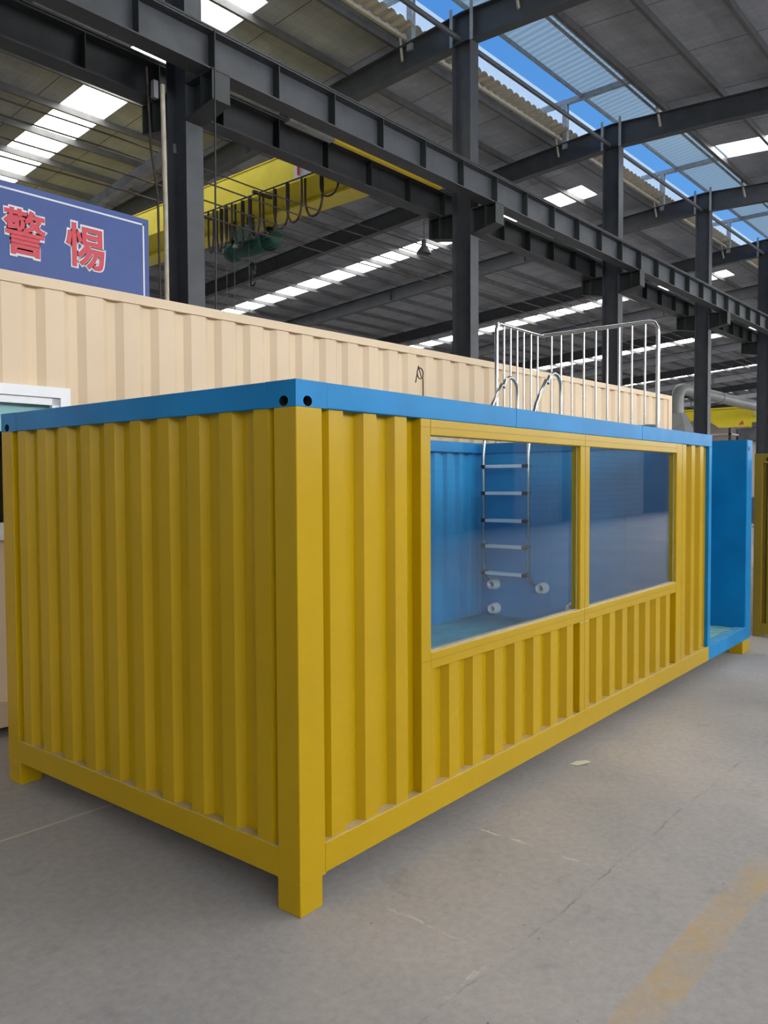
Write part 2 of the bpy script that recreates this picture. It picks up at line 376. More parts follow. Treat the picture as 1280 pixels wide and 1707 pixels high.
df = MB().add([(XB, 8.25, 10.25), (XE, 8.25, 10.25), (XE, 8.2, 11.42), (XB, 8.2, 11.42), (XB, 8.26, 10.25), (XE, 8.26, 10.25), (XE, 8.21, 11.42), (XB, 8.21, 11.42)],
     [(0, 1, 2, 3), (4, 5, 6, 7), (3, 2, 6, 7)])
struct(df.build('trim_3', 'deflector'))
cp = MB(); pf = [(7.12, 10.98), (6.2, 11.08), (5.2, 11.1), (4.2, 11.05), (3.4, 10.9)]
cp.add([(x, y, z+o_) for o_ in (0, .01) for y, z in pf for x in (XB, XE)], [(2*i+o_, 2*i+1+o_, 2*i+3+o_, 2*i+2+o_) for o_ in (0, 10) for i in range(4)])
cp = struct(cp.build('ceiling', 'canopy'))
MB().box(XB, XE, 7.09, 7.14, 10.9, 10.98).build('canopy_edge_purlin', 'galv', cp)
MB().box(XB, XE, 5.6, 5.66, 10.98, 11.05).build('canopy_edge_purlin', 'galv', cp)
# walls
struct(MB().box(XB, XE, YL, YL+.25, 0, 9.0).build('wall_left', 'plaster'))
wr = MB(); wr.box(XB, XE, YR-.25, YR, 0, 4.3).box(XB, XE, YR-.25, YR, 8.6, 9.3)
for k in range(11): wr.box(XB+k*10, XB+k*10+.5, YR-.25, YR, 4.3, 8.6)
wr = struct(wr.build('wall_right', 'wallgrey'))
o = MB().box(XB, XE, YR-.2, YR-.15, 4.3, 8.6); struct(o.build('window_%d' % (wn+1), 'sideglow'))  # added emissive band, out of view, fills the hall from the right
struct(MB().box(XE, XE+.25, YR, YL, 0, 3.6).box(XE, XE+.25, YR, YL, 5.2, 10.2).build('wall_far', 'plaster'))
struct(MB().box(XE+.1, XE+.15, YR, YL, 3.6, 5.2).build('window_%d' % (wn+2), 'endglow'))
wb = MB(); wb.box(XB-.25, XB, YR, YL, 6.5, 10.2).box(XB-.25, XB, YR, -10, 0, 6.5).box(XB-.25, XB, 18, YL, 0, 6.5); struct(wb.build('wall_back', 'plaster'))
struct(MB().box(XB-.2, XB-.15, -10, 18, 0, 6.5).build('window_%d' % (wn+3), 'endglow'))  # added emissive sheet behind the camera, weak fill light

ordn = ['first', 'second', 'third', 'fourth', 'fifth', 'sixth', 'seventh', 'eighth', 'ninth', 'tenth', 'eleventh', 'twelfth', 'thirteenth', 'fourteenth']
# columns with brackets
ZG0, ZG1 = 6.51, 6.97; GO = .57
def column(k):
    x = XF[k]; lab = ['grey steel H column nearest the camera, beside the blue sign', 'grey steel column rising behind the blue container rim, second from the left',
        'grey steel column rising behind the bright guard railing, third from the left', 'grey steel column standing right of the guard railing, fourth from the left',
        'grey steel column cut by the right edge of the photo'] + ['distant grey steel column, %s along the row' % n for n in ordn[5:]]
    t = thing('steel_column', lab[k], 'column', (x, YC, 0), 0, 'columns down the middle of the hall')
    s = MB(); h = 9.55
    s.box(-.125, .125, -.2, -.186, 0, h).box(-.125, .125, .186, .2, 0, h).box(-.005, .005, -.186, .186, 0, h); s.build('shaft', 'steel', t)
    MB().box(-.2, .2, -.28, .28, 0, .025).build('base_plate', 'steel', t)
    b_ = MB()
    for sg in (1, -1):
        b_.prism([(sg*.2, ZG0-.02), (sg*.72, ZG0-.02), (sg*.72, ZG0-.34), (sg*.2, ZG0-.44)], 0, -.006, .006)
        b_.box(-.13, .13, min(sg*.2, sg*.74), max(sg*.2, sg*.74), ZG0-.02, ZG0)
        vs = [(-.13, sg*.2, ZG0-.46), (.13, sg*.2, ZG0-.46), (.13, sg*.74, ZG0-.36), (-.13, sg*.74, ZG0-.36), (-.13, sg*.2, ZG0-.445), (.13, sg*.2, ZG0-.445), (.13, sg*.74, ZG0-.345), (-.13, sg*.74, ZG0-.345)]
        b_.add(vs, [(0, 1, 2, 3), (4, 5, 6, 7), (0, 1, 5, 4), (3, 2, 6, 7), (0, 3, 7, 4), (1, 2, 6, 5)])
        b_.box(-.13, .13, min(sg*.72, sg*.734), max(sg*.72, sg*.734), ZG0-.36, ZG0-.02)
        b_.box(-.13, .13, min(sg*.5, sg*.51), max(sg*.5, sg*.51), ZG0-.37, ZG0-.02)
    b_.build('bracket', 'steeldark', t)
    if k == 0:
        MB().bar((0, 0.18, 5.86), (0, 3.2, 5.52), .1, .12).build('side_brace', 'galv', t)
    return t
for k in range(NF): column(k)
# rafters
def rafter(k):
    x = XF[k]
    t = thing('roof_rafter', 'dark grey roof girder on the %s column of the row' % ordn[k], 'roof beam', (x, YC, 9.5), 0, 'roof girders across the hall')
    for sg, ye in ((1, YL-YC-.1), (-1, YC-YR-.1)):
        y0, y1 = 0, sg*ye; zt = .5; H = .46
        s = MB(); hb = sg*2.4
        # bottom flange: deeper at the column, upper flange follows the roof
        top = [(0, zt), (y1, zt-SL*ye)]; bot = [(0, -.02), (hb, .04-SL*2.4+.0), (y1, .04-SL*ye)]
        w = .11
        def slab(p, q, th):
            (ya, za), (yb, zb) = p, q
            vs = [(sx_, yy, zz) for sx_ in (-w, w) for yy, zz in ((ya, za), (yb, zb), (yb, zb+th), (ya, za+th))]
            s.add(vs, [(0, 1, 2, 3), (4, 5, 6, 7), (0, 1, 5, 4), (1, 2, 6, 5), (2, 3, 7, 6), (3, 0, 4, 7)])
        slab(top[0], top[1], .014); slab(bot[0], bot[1], .014); slab(bot[1], bot[2], .014)
        s.prism([(0, 0), (bot[1][0], bot[1][1]), (bot[2][0], bot[2][1]), (top[1][0], top[1][1]), (0, zt)], 0, -.005, .005)
        for yy in (sg*.2, sg*6, sg*12, sg*18):
            if abs(yy) < ye: s.box(-.1, .1, yy-.005, yy+.005, .0-SL*abs(yy)+.05, zt-SL*abs(yy))
        s.build('girder_arm', 'steel', t)
    for yy in (1.5, -1.05):
        MB().bar((-.02, yy, .62), (-.1, yy-.12, .12), .04, .04).build('fly_brace', 'cream', t)
    for yy in (.22, -.22):
        MB().box(-.13, -.115, yy-.03, yy+.03, -.05, .62).build('splice_plate', 'galv', t)
    return t
for k in range(NF): rafter(k)
# ridge tie pipes
for k in range(NF-1):
    o = MB().tube([(XF[k]+.0, YC-.28+.3, 9.52), (XF[k+1]-.15, YC+.02, 9.52)], .045, 12).build('tie_pipe', 'steel')
    o = o; tag(o, 'round grey tie pipe under the ridge opening, from the %s to the %s column' % (ordn[k], ordn[k+1]), 'pipe', 'tie pipes under the ridge')
# ventilator frames
for k in range(NF):
    x = XF[k]
    t = thing('ventilator_frame', 'blue-grey post and arm holding the ridge canopy above the %s column' % ordn[k], 'bracket', (x, 7.55, 10.0), 0, 'ridge ventilator frames')
    MB().box(-.06, .06, -.06, .06, -.2, .9).build('post', 'galv', t)
    MB().box(-.05, .05, -3.2, .65, .86, .98).build('arm', 'galv', t)
# crane runway beams
def runway(y, label):
    t = thing('crane_runway_beam', label, 'beam', (XB+1, y, ZG0), 0, 'crane runway beams'); L = XE-XB-2; H = ZG1-ZG0
    MB().ibeam((0, 0, H/2), (L, 0, H/2), H, .26, .016, .01, (0, 0, 1)).build('girder', 'steel', t)
    MB().box(0, L, -.03, .03, H, H+.02).box(0, L, -.012, .012, H+.02, H+.08).box(0, L, -.028, .028, H+.08, H+.105).build('rail', 'steeldark', t)
    n = 0
    for i in range(0, 84):
        xx = 2.93+i*1.007-(XB+1)
        if xx > L: break
        MB().box(xx-.006, xx+.006, -.125, .125, .016, H-.016).build('stiffener', 'steeldark', t)
    return t
runway(YC-GO, 'near grey crane runway beam on the camera side of the columns')
runway(YC+GO, 'far grey crane runway beam behind the columns, under the crane')
o = MB().box(6.6, 9.25, YC-.035, YC+.035, 6.72, 6.76).box(6.6, 9.25, YC-.04, YC+.04, 6.76, 6.77).box(7.2, 7.23, YC-.02, YC+.01, 6.77, 6.985).box(7.2, 7.23, YC-GO+.06, YC-.02, 6.971, 6.985).box(8.8, 8.83, YC-.02, YC+.01, 6.77, 6.985).box(8.8, 8.83, YC-GO+.06, YC-.02, 6.971, 6.985)
tag(o.build('conductor_bar', 'yellowbar'), 'yellow bar seen in the slot between the two runway beams', 'bar')
o = MB().box(5.7, 6.59, YC-.06, YC+.06, 6.7, 6.76).box(6.1, 6.13, YC-.02, YC+.01, 6.76, 6.985).box(6.1, 6.13, YC-GO+.06, YC-.02, 6.971, 6.985); o = o.build('cable_tray', 'galv'); tag(o, 'short pale tray at the left end of the yellow bar', 'tray')

# overhead crane
t = thing('overhead_crane', 'yellow single girder bridge crane spanning the far aisle with hanging cable loops', 'crane', (8.45, 6.9, 7.08))
ya, yb = -.35, 22.9
pf = [(-.45, .55), (.45, .55), (.45, .0), (.16, -.3), (-.16, -.3), (-.45, .0)]
g = MB(); n = len(pf)
g.add([(u, yy, w) for yy in (.1, yb) for u, w in pf], [(i, (i+1) % n, n+(i+1) % n, n+i) for i in range(n)]+[tuple(range(n)), tuple(range(n, 2*n))])
g.box(-.46, .46, .1, yb, .55, .57); g.box(-.24, .24, .1, yb, -.34, -.30); g.build('bridge_girder', 'craneyellow', t)
for yy in (-.02, yb-.1):
    e_ = MB().box(-1.3, 1.3, yy-.13, yy+.13, .05, .4).build('end_truck', 'craneyellow', t, .01)
    for sx_ in (-1.1, 1.1): MB().lathe((sx_, yy-.06, .13), (0, 1, 0), [(0, 0), (0, .12), (.12, .12), (.12, 0)], 20).build('wheel', 'steeldark', e_)
# name plate with red strokes
pl = MB().box(-.462, -.452, .75, 1.75, .06, .52).build('name_plate', 'signwhite', t)
for a, b_ in (((1.62, .5), (1.25, .08)), ((1.62, .08), (1.62, .5)), ((1.2, .08), (1.2, .5)), ((1.0, .1), (.9, .5))):
    MB().bar((-.466, a[0], a[1]), (-.466, b_[0], b_[1]), .008, .09, (1, 0, .01)).build('red_stroke', 'red', pl)
fs_ = MB(); fs_.tube([(-.85, .3, -.17), (-.85, 4.4, -.17)], .014, 8)
for yy in (.5, 2.4, 4.2): fs_.box(-.88, -.44, yy-.03, yy+.03, -.15, -.1)
fs_.build('cable_carrier_rail', 'steeldark', t)
ly = .25
for i in range(12):
    w_ = [.42, .42, .38, .38, .34, .3, .26, .24, .2, .2, .16, .16][i]; dep = [.78*d_ for d_ in [.55, .85, .9, .92, .95, .98, .95, 1.0, .9, .95, .98, 1.0]][i]
    y0, y1 = ly, ly+w_; ym = (y0+y1)/2; pts = []
    for j in range(25):
        a = math.pi*j/24; yy = ym-math.cos(a)*(w_/2)*(1.0+.18*math.sin(a)); zz = -.22-dep*math.sin(a)**.6 if 0 < a < math.pi else -.2
        pts.append((-.86+.05*math.sin(i*2.1), yy, zz))
    MB().tube(pts, .020, 8).build('cable_loop', 'cable', t); ly = y1
# hoist
t = thing('electric_hoist', 'dark green electric hoist hanging under the yellow crane', 'hoist', (8.45, 10.4, 6.37))
MB().lathe((0, -.42, 0), (0, 1, 0), [(0, 0), (0, .17), (.03, .19), (.80, .19), (.84, .17), (.84, 0)], 28).build('drum_body', 'hoistgreen', t)
mt = MB(); mt.lathe((0, -.8, 0), (0, 1, 0), [(0, 0), (.02, .13), (.1, .17), (.34, .17), (.4, .13), (.4, 0)], 24)
for k in range(16):
    a = 2*math.pi*k/16; mt.bar((.17*math.cos(a), -.7, .17*math.sin(a)), (.17*math.cos(a), -.45, .17*math.sin(a)), .012, .03, (math.cos(a), 0, math.sin(a)))
mt.build('motor', 'hoistgreen', t)
MB().lathe((0, .42, 0), (0, 1, 0), [(0, 0), (0, .2), (.2, .22), (.3, .18), (.38, .1), (.4, 0)], 24).build('gearbox', 'hoistgreen', t)
MB().box(-.32, -.17, -.3, .15, .02, .3).build('control_box', 'hoistgreen', t, .01)
for yy in (-.25, .3):
    tr_ = MB(); tr_.box(-.26, -.235, yy-.1, yy+.1, .12, .48).box(.235, .26, yy-.1, yy+.1, .12, .48).box(-.26, .26, yy-.02, yy+.02, .12, .16)
    for sx_ in (-.2, .2): tr_.lathe((sx_-.02, yy, .40), (1, 0, 0), [(0, 0), (0, .06), (.05, .06), (.05, 0)], 16)
    tr_.build('trolley', 'steeldark', t)
hk = MB().lathe((-.03, 0, -.42), (1, 0, 0), [(0, 0), (0, .09), (.06, .09), (.06, 0)], 18); hk.box(-.05, .05, -.05, .05, -.55, -.4)
hk.tube([(0, 0, -.55), (0, 0, -.62), (0, .06, -.68), (0, .05, -.76), (0, -.03, -.78), (0, -.08, -.72)], .018, 8); hk.build('hook_block', 'black', t)
for yy in (-.04, .04): MB().tube([(0, yy, -.15), (0, yy, -.42)], .006, 6).build('wire_rope', 'rope', t)
for yy in (-.2, .25, .5): MB().tube([(-.25, yy, -.02), (-.25, yy, -2.5)], .007, 6).build('pendant_cable', 'rope', t)

# thin wires on the far side of the row
for k, (px, z_) in enumerate(((0, 6.16), (1, 5.98), (2, 5.72), (3, 5.50))):
    w = MB(); pts = []
    for i in range(0, 41):
        xx = -3+i*1.1; ph = ((xx-X0) % 6)/6; pts.append((xx, 7.35, z_-.05*4*ph*(1-ph)))
    w.tube(pts, .011, 6); tag(w.build('overhead_wire', 'cable'), ['topmost', 'second from top', 'third from top', 'lowest'][k]+' of four thin dark wires strung beside the far runway beam', 'wire', 'wires beside the runway beam')
# conduits at the first column
tag(MB().tube([(3.49, 6.0, 3.0), (3.49, 6.0, 4.9), (3.47, 6.0, 6.3)], .028, 10).build('conduit_pipe', 'cream'), 'pale vertical conduit pipe left of the nearest column', 'pipe')
tag(MB().tube([(3.43, 6.0, 0), (3.42, 6.02, 3), (3.40, 6.02, 5), (3.38, 6.12, 5.6), (3.34, 6.12, 6.5)], .014, 8).build('drop_cable', 'cable'), 'dark loose cable hanging left of the nearest column', 'cable')
tag(MB().tube([(3.82, 5.5, 0), (3.82, 5.5, 3.7), (3.85, 5.5, 6.9)], .011, 8).build('hanging_cord', 'steeldark'), 'thin dark cord hanging in front of the nearest column', 'cord')
tag(MB().box(3.35, 3.41, 5.99, 6.05, 6.12, 6.32).build('switch_box', 'machine'), 'small grey switch box on the conduit beside the bracket', 'box')
# lamp
t = thing('high_bay_lamp', 'small grey bell lamp hanging from the roof beside the far skylight', 'lamp', (17.8, 13.4, 8.75))
MB().lathe((0, 0, 0), (0, 0, 1), [(0, .24), (.06, .22), (.22, .10), (.26, .08)], 24).build('lamp_shade', 'machine', t)
MB().lathe((0, 0, .26), (0, 0, 1), [(0, .08), (.16, .08), (.18, 0)], 16).build('ballast_housing', 'machine', t)
MB().tube([(0, 0, .44), (0, 0, 1.0)], .012, 6).build('hanger_rod', 'rope', t)

# ------------------------------------------------------------------ blue sign
t = thing('warning_sign', 'large blue sign board with red Chinese characters above the beige container', 'sign', (0, 5.93, 3.0))
sx0, sx1, sz0, sz1 = -3.2, 3.21, 3.0-3.0, 4.664-3.0
MB().box(sx0, sx1, 0, .05, sz0, sz1).build('board', 'signblue', t)
fr = MB(); a, b_ = .06, .018
fr.box(sx0+a, sx1-a, -.003, 0, sz1-a-b_, sz1-a).box(sx1-a-b_, sx1-a, -.003, 0, sz0+a, sz1-a).box(sx0+a, sx1-a, -.003, 0, sz0+a, sz0+a+b_).box(sx0+a, sx0+a+b_, -.003, 0, sz0+a, sz1-a)
fr.build('white_border', 'signwhite', t)
def glyph(ch, x0, x1, z0, z1, off, y, mat, name, parent, thick=.006):
    cu = bpy.data.curves.new(name, 'FONT'); cu.body = ch; cu.size = 1; cu.extrude = .01; cu.bevel_depth = off; cu.bevel_resolution = 2; cu.resolution_u = 4
    ob = bpy.data.objects.new(name, cu); COL.objects.link(ob); bpy.context.view_layer.update()
    me = bpy.data.meshes.new_from_object(ob.evaluated_get(bpy.context.evaluated_depsgraph_get()))
    COL.objects.unlink(ob); bpy.data.objects.remove(ob)
    xs = [v.co.x for v in me.vertices]; ys_ = [v.co.y for v in me.vertices]
    if not xs: return None
    ax, bx, ay, by = min(xs), max(xs), min(ys_), max(ys_)
    for v in me.vertices:
        u = x0+(v.co.x-ax)/(bx-ax)*(x1-x0); w_ = z0+(v.co.y-ay)/(by-ay)*(z1-z0)
        v.co = (u, y-(thick if v.co.z > 0 else 0), w_)
    me.materials.clear(); me.materials.append(M[mat])
    o = bpy.data.objects.new(name, me); COL.objects.link(o); o.parent = parent; return o
for ch, xa, xb_ in (('\u8b66', 1.56, 1.995), ('\u60d5', 2.21, 2.65)):
    g = glyph(ch, xa-.02, xb_+.02, .935, 1.445, .058, 0, 'signwhite', 'character_outline', t)
    g2 = glyph(ch, xa, xb_, .958, 1.422, .018, -.007, 'signred', 'character', g or t)
for xa in (.9, .25, -.4): pass
MB().tube([(2.9, .1, -3.0), (2.9, .1, 1.4)], .03, 8).build('support_leg', 'steel', t); MB().tube([(-2.9, .1, -3.0), (-2.9, .1, 1.4)], .03, 8).build('support_leg', 'steel', t)

# ------------------------------------------------------------------ beige container
t = thing('cabin_container', 'long beige corrugated container behind the gold one with a white window', 'container', (11.01, 2.905, 0), R(-1.0))
Lb, Wb, Hb = 12.19, 2.44, 3.04
def bx_(n_, m_, *a, **k): return MB().box(*a).build(n_, m_, t, k.get('bevel', 0))
wx0, wx1, wz0, wz1 = -10.28-1.1, -10.28, 1.33, 2.305     # window opening
bc = dict(period=.29, flat=.13, slope=.05, depth=.036)
w = MB()
def bw(a, b_, za, zb): corrugated(w, a, b_, za, zb, 0, .012, 1, -11.9-.29+.02, **bc)
bw(-Lb+.1, wx0, .22, Hb-.07); bw(wx0, wx1, .22, wz0); bw(wx0, wx1, wz1, Hb-.07); bw(wx1, -.14, .22, Hb-.07)
w.build('corrugated_wall', ['beige', 'beige'], t)
w = MB(); corrugated(w, -Lb+.1, -.1, .22, Hb-.07, 0, Wb-.012, -1, -12, **bc); w.build('corrugated_wall', ['beige', 'beige'], t)
w = MB(); corrugated(w, .1, Wb-.1, .22, Hb-.07, 1, -.012, -1, .15, **bc); w.build('corrugated_wall', ['beige', 'beige'], t)
w = MB(); corrugated(w, .1, Wb-.1, .22, Hb-.07, 1, -Lb+.012, 1, .15, **bc); w.build('corrugated_wall', ['beige', 'beige'], t)
for xa in (-.14, -Lb):
    for yy in (0, Wb-.1): bx_('corner_post', 'beige', xa, xa+.14, yy, yy+.1, .0, Hb-.07)
for yy in (0, Wb-.06): bx_('top_rail', 'beige', -Lb, 0, yy, yy+.06, Hb-.07, Hb); bx_('bottom_rail', 'beige', -Lb, 0, yy, yy+.06, .06, .22)
bx_('roof_sheet', 'beige', -Lb, 0, .06, Wb-.06, Hb-.04, Hb-.01)
wf = MB(); f = .07
wf.box(wx0, wx1, -.02, .06, wz0, wz0+f).box(wx0, wx1, -.02, .06, wz1-f, wz1).box(wx0, wx0+f, -.02, .06, wz0+f, wz1-f).box(wx1-f, wx1, -.02, .06, wz0+f, wz1-f)
wf.box(-10.85, -10.80, 0, .05, wz0+f, wz1-f)
wf.box(-10.80, wx1-f, .0, .04, wz1-f-.05, wz1-f).box(wx1-f-.05, wx1-f, .0, .04, wz0+f, wz1-f); wfo = wf.build('window_frame', 'white', t)
MB().box(wx0+f, wx1-f, .02, .026, wz0+f, wz1-f).build('window_pane', 'glass', wfo)
bx_('window_sill', 'white', wx0-.02, wx1+.02, -.04, .0, wz0-.04, wz0)
M['blind'] = paint('pale_cyan_reflection', (.40, .60, .62), .6, var=.05)
bx_('window_blind', 'blind', wx0+.08, wx1-.08, .07, .08, 2.0, wz1-.02)  # painted reflection: pale cyan sheet behind the upper part of the pane
bx_('room_shade_sheet', 'darkroom', wx0-.3, wx1+.3, .9, .95, .8, 2.7)  # near-black sheet painting the shade of the unlit cabin

# ------------------------------------------------------------------ gold and blue pool container
H, ZR, L1, L2, WD = 2.035, .245, 4.91, 6.148, 2.29
ZT = 1.935; ZF = .125
t = P_ = thing('pool_container', 'gold and blue shipping container swimming pool with two large side windows', 'container', (0, 0, 0), R(2.0))
def pb(n_, m_, *a, bevel=.004, parent=None): return MB().box(*a).build(n_, m_, parent or P_, bevel)
# corner posts and feet
for (x0, x1, y0, y1) in ((0, .14, 0, .12), (0, .14, WD-.12, WD)):
    pb('corner_post', 'gold', x0, x1, y0, y1, ZF, ZT)
for (x0, x1, y0, y1, m_) in ((4.84, 4.91, 0, .1, 'blue'), (5.99, L2, 0, .12, 'blue'), (5.99, L2, WD-.12, WD, 'blue')):
    pb('corner_post', m_, x0, x1, y0, y1, ZR if x0 < 5 else ZF, H if x0 > 5 else ZT)
for (x0, x1) in ((0.002, .125), (L2-.25, L2-.002)):
    for (y0, y1) in ((.002, .125), (WD-.125, WD-.002)): pb('foot', 'gold', x0, x1, y0, y1, 0, ZF)
# top rim with corner castings
CB = .165
def rail(n_, m_, *a): return pb(n_, m_, *a)
pb('top_rail', 'blue', CB, L1, 0, .1, ZT, H); pb('top_rail', 'blue', 0, .1, CB, WD-CB, ZT, H)
pb('top_rail', 'blue', CB, L2-.0, WD-.1, WD, ZT, H); pb('top_rail', 'blue', 4.81, L1, .1, WD-.1, ZT, H)
for (y0, y1, fy, cy) in ((0, CB, 0, .065), (WD-CB, WD, WD, WD-.065)):
    cb = MB()
    holeplate(cb, y0, y1, ZT, H, cy, 1.957, .024, .02, lambda u, w_, d: (d, u, w_), .05)
    s_ = 1 if fy == 0 else -1
    holeplate(cb, 0, CB, ZT, H, .062, 1.957, .024, .02, lambda u, w_, d: (u, fy+s_*d, w_), .05)
    cb.add([(0, y0, H), (CB, y0, H), (CB, y1, H), (0, y1, H)], [(0, 1, 2, 3)]); cb.add([(0, y0, ZT), (CB, y0, ZT), (CB, y1, ZT), (0, y1, ZT)], [(0, 1, 2, 3)])
    yy = y1 if fy == 0 else y0
    cb.add([(0, yy, ZT), (CB, yy, ZT), (CB, yy, H), (0, yy, H)], [(0, 1, 2, 3)]); cb.add([(CB, y0, ZT), (CB, y1, ZT), (CB, y1, H), (CB, y0, H)], [(0, 1, 2, 3)])
    cb.build('corner_casting', ['blue', 'black'], P_)
ch = MB().lathe((6.03, -.001, 1.953), (0, 1, 0), [(0, 0), (0, .022), (.004, .022), (.004, 0)], 16).build('casting_hole', 'black', P_)
# bottom rails
pb('bottom_rail', 'gold', .14, 4.875, 0, .1, ZF, ZR); pb('bottom_rail', 'blue', 4.875, L2-.12, 0, .1, ZF, ZR)
pb('bottom_rail', 'gold', 0, .1, .12, WD-.12, ZF, ZR); pb('bottom_rail', 'gold', .14, L2-.12, WD-.1, WD, ZF, ZR)
pb('bottom_rail', 'blue', L2-.1, L2, .12, WD-.12, ZF, ZR)
# weld lines at the feet
for (x0, x1, y0, y1) in ((-.001, .141, -.001, .121), (-.001, .141, WD-.121, WD+.001)): pb('weld_seam', 'gold', x0, x1, y0, y1, ZF-.004, ZF+.003, bevel=0)
for xx in (1.62, 3.36): pb('rim_joint', 'blue', xx, xx+.006, -.0015, .1, ZT, H+.001, bevel=0)
# corrugated walls, gold outside, blue inside
def cw(a, b_, za, zb, axis, face, inw, start, **k):
    c_ = MB(); corrugated(c_, a, b_, za, zb, axis, face, inw, start, **k); return c_.build('corrugated_wall', ['gold', 'pool'], P_)
cw(.14, .70, ZR, ZT, 0, .012, 1, .19); cw(.85, 2.40, ZR, .795, 0, .012, 1, .19+.205*3, period=.205); cw(2.52, 4.06, ZR, .795, 0, .012, 1, .19+.205*11, period=.205)
cw(4.18, 4.84, ZR, ZT, 0, .012, 1, 4.22, period=.21); cw(.12, WD-.12, ZR, ZT, 1, .010, 1, 2.127-.083-.209*9, period=.209)
cw(.14, L2-.12, ZR, ZT, 0, WD-.012, -1, .19)
pb('groove_strip', 'gold', .70, .775, .05, .056, ZR, ZT, bevel=0)
# window frames
wf = MB()
wf.box(.775, .85, 0, .06, ZR, ZT).box(.85, 4.06, 0, .06, 1.862, ZT).box(.85, 4.06, 0, .06, .795, .875).box(2.39, 2.52, 0, .06, ZR, .795).box(2.39, 2.52, 0, .06, .875, 1.862).box(4.06, 4.18, 0, .06, ZR, ZT)
wf = wf.build('window_frame', 'gold', P_, .004)
for a in ((.775, 4.06, .836, .839), (.775, 4.06, 1.897, 1.900)): MB().box(a[0], a[1], -.0012, 0, a[2], a[3]).build('tube_joint', 'goldfar', wf)
MB().box(2.453, 2.456, -.0012, 0, ZR, ZT).build('tube_joint', 'goldfar', wf)
for a, b_ in ((.85, 2.39), (2.52, 4.06)):
    MB().box(a, b_, .028, .040, .875, 1.862).build('window_pane', 'glass', wf)
    sl = MB(); e_ = .003
    sl.box(a, b_, .018, .028, .875, .875+e_).box(a, b_, .025, .028, 1.862-e_, 1.862).box(a, a+e_, .025, .028, .875, 1.862).box(b_-e_, b_, .025, .028, .875, 1.862); sl.build('window_seal', 'cream', wf)
# interior
pb('pool_floor', 'poolfloor', .06, 4.84, .06, WD-.06, .27, .31, bevel=0)
pb('underside_shade_slab', 'goldfar', .13, L2-.26, .13, WD-.13, .035, .16, bevel=0)  # floor underside as one solid slab, set low to shade the gap
pb('partition_wall', 'pool', 4.835, 4.86, .06, WD-.06, .27, ZT)
pt = MB()
for yy in (.75, 1.5): pt.box(4.83, 4.836, yy-.03, yy+.03, .31, ZT)
pt.build('partition_stiffener', 'pool', P_)
pb('deck_floor', 'deck', 4.9, 5.97, .06, WD-.06, .22, .235, bevel=0)
pb('end_panel', 'blue', 5.972, 5.986, .004, WD-.12, ZR-.01, H+.002, bevel=0)
pb('inner_lining', 'blue', 4.91, 5.97, WD-.07, WD-.065, ZR, ZT, bevel=0)
pb('upper_deck', 'blue', 4.91, 6.1, .95, WD-.1, 1.99, 2.03)
# pipe fittings on the partition
for (yy, zz) in ((2.068, .626), (1.527, .627), (2.061, .384), (1.21, .469)):
    f_ = MB(); f_.lathe((4.834, yy, zz), (-1, 0, 0), [(0, .055), (.035, .055), (.037, .044), (.10, .044), (.10, .034), (.02, .034)], 24)
    fo = f_.build('pipe_fitting', 'white', P_)
    MB().lathe((4.834, yy, zz), (-1, 0, 0), [(.024, .034), (.026, 0)], 24).build('fitting_bore', 'galv', fo)

# ladder
t = thing('pool_ladder', 'stainless steel pool ladder seen through the left window, hooked over the pool rim', 'ladder', (4.7, 1.9, 0), R(0)); t.parent = None
ca, sa = math.cos(R(2)), math.sin(R(2))
def w2(x, y, z=0): return (ca*x-sa*y, sa*x+ca*y, z)
t.location = w2(4.70, 1.9); t.rotation_euler = (0, 0, R(2))
for yy in (.23, -.27):
    pts = [(.08, yy, .62), (.03, yy, .70), (0.0, yy, .80), (0, yy, 2.02), (.02, yy, 2.12), (.17, yy, 2.43)]
    pts = [(.115, yy, .64), (.06, yy, .68), (.02, yy, .74), (0, yy, .82), (0, yy, 1.9), (0.02, yy, 2.08), (.15, yy, 2.40), (.35, yy, 2.64)]
    for a in range(10, 180, 17):
        pts.append((.53-.14*math.cos(R(a)), yy, 2.60+.13*math.sin(R(a))))
    pts += [(.67, yy, 2.5), (.67, yy, 2.045)]
    MB().tube(pts, .019, 12).build('handrail', 'stainless', t)
for zz in (1.80, 1.538, 1.271, 1.018, .75):
    st = MB().box(-.045, .035, -.225, .185, zz-.016, zz+.016).build('tread', 'white', t, .004)
    for yy in (-.25, .205): MB().box(-.05, .04, yy-.028 if yy < 0 else yy-.022, yy+.025, zz-.018, zz+.018).build('tread_end', 'black', st, .004)

# guard railing
t = thing('guard_railing', 'stainless steel guard railing of upright bars on top of the container end', 'railing', w2(6.08, 2.22), R(2))
zt, zb = 3.29-.0, 2.22
def RL(x, y, z): return (x-6.08, y-2.22, z)
top = [RL(5.10, 2.22, 2.04), RL(5.10, 2.22, 3.22), RL(5.115, 2.22, 3.265), RL(5.15, 2.22, zt), RL(6.04, 2.22, zt), RL(6.07, 2.21, zt), RL(6.08, 2.18, zt), RL(6.08, .98, zt), RL(6.08, .93, 3.27), RL(6.08, .905, 3.22), RL(6.08, .90, 3.17), RL(6.08, .90, 2.04)]
MB().tube(top, .021, 14).build('top_rail', 'stainless', t)
MB().tube([RL(5.10, 2.22, zb), RL(6.08, 2.22, zb), RL(6.08, .9, zb)], .016, 10).build('bottom_rail', 'stainless', t)
for xx in (5.249, 5.385, 5.524, 5.667, 5.827, 5.978): MB().tube([RL(xx, 2.22, zb), RL(xx, 2.22, zt)], .011, 10).build('baluster', 'stainless', t)
for yy in (2.10, 1.985, 1.855, 1.714, 1.576, 1.446, 1.313, 1.176, 1.035): MB().tube([RL(6.08, yy, zb), RL(6.08, yy, zt)], .011, 10).build('baluster', 'stainless', t)
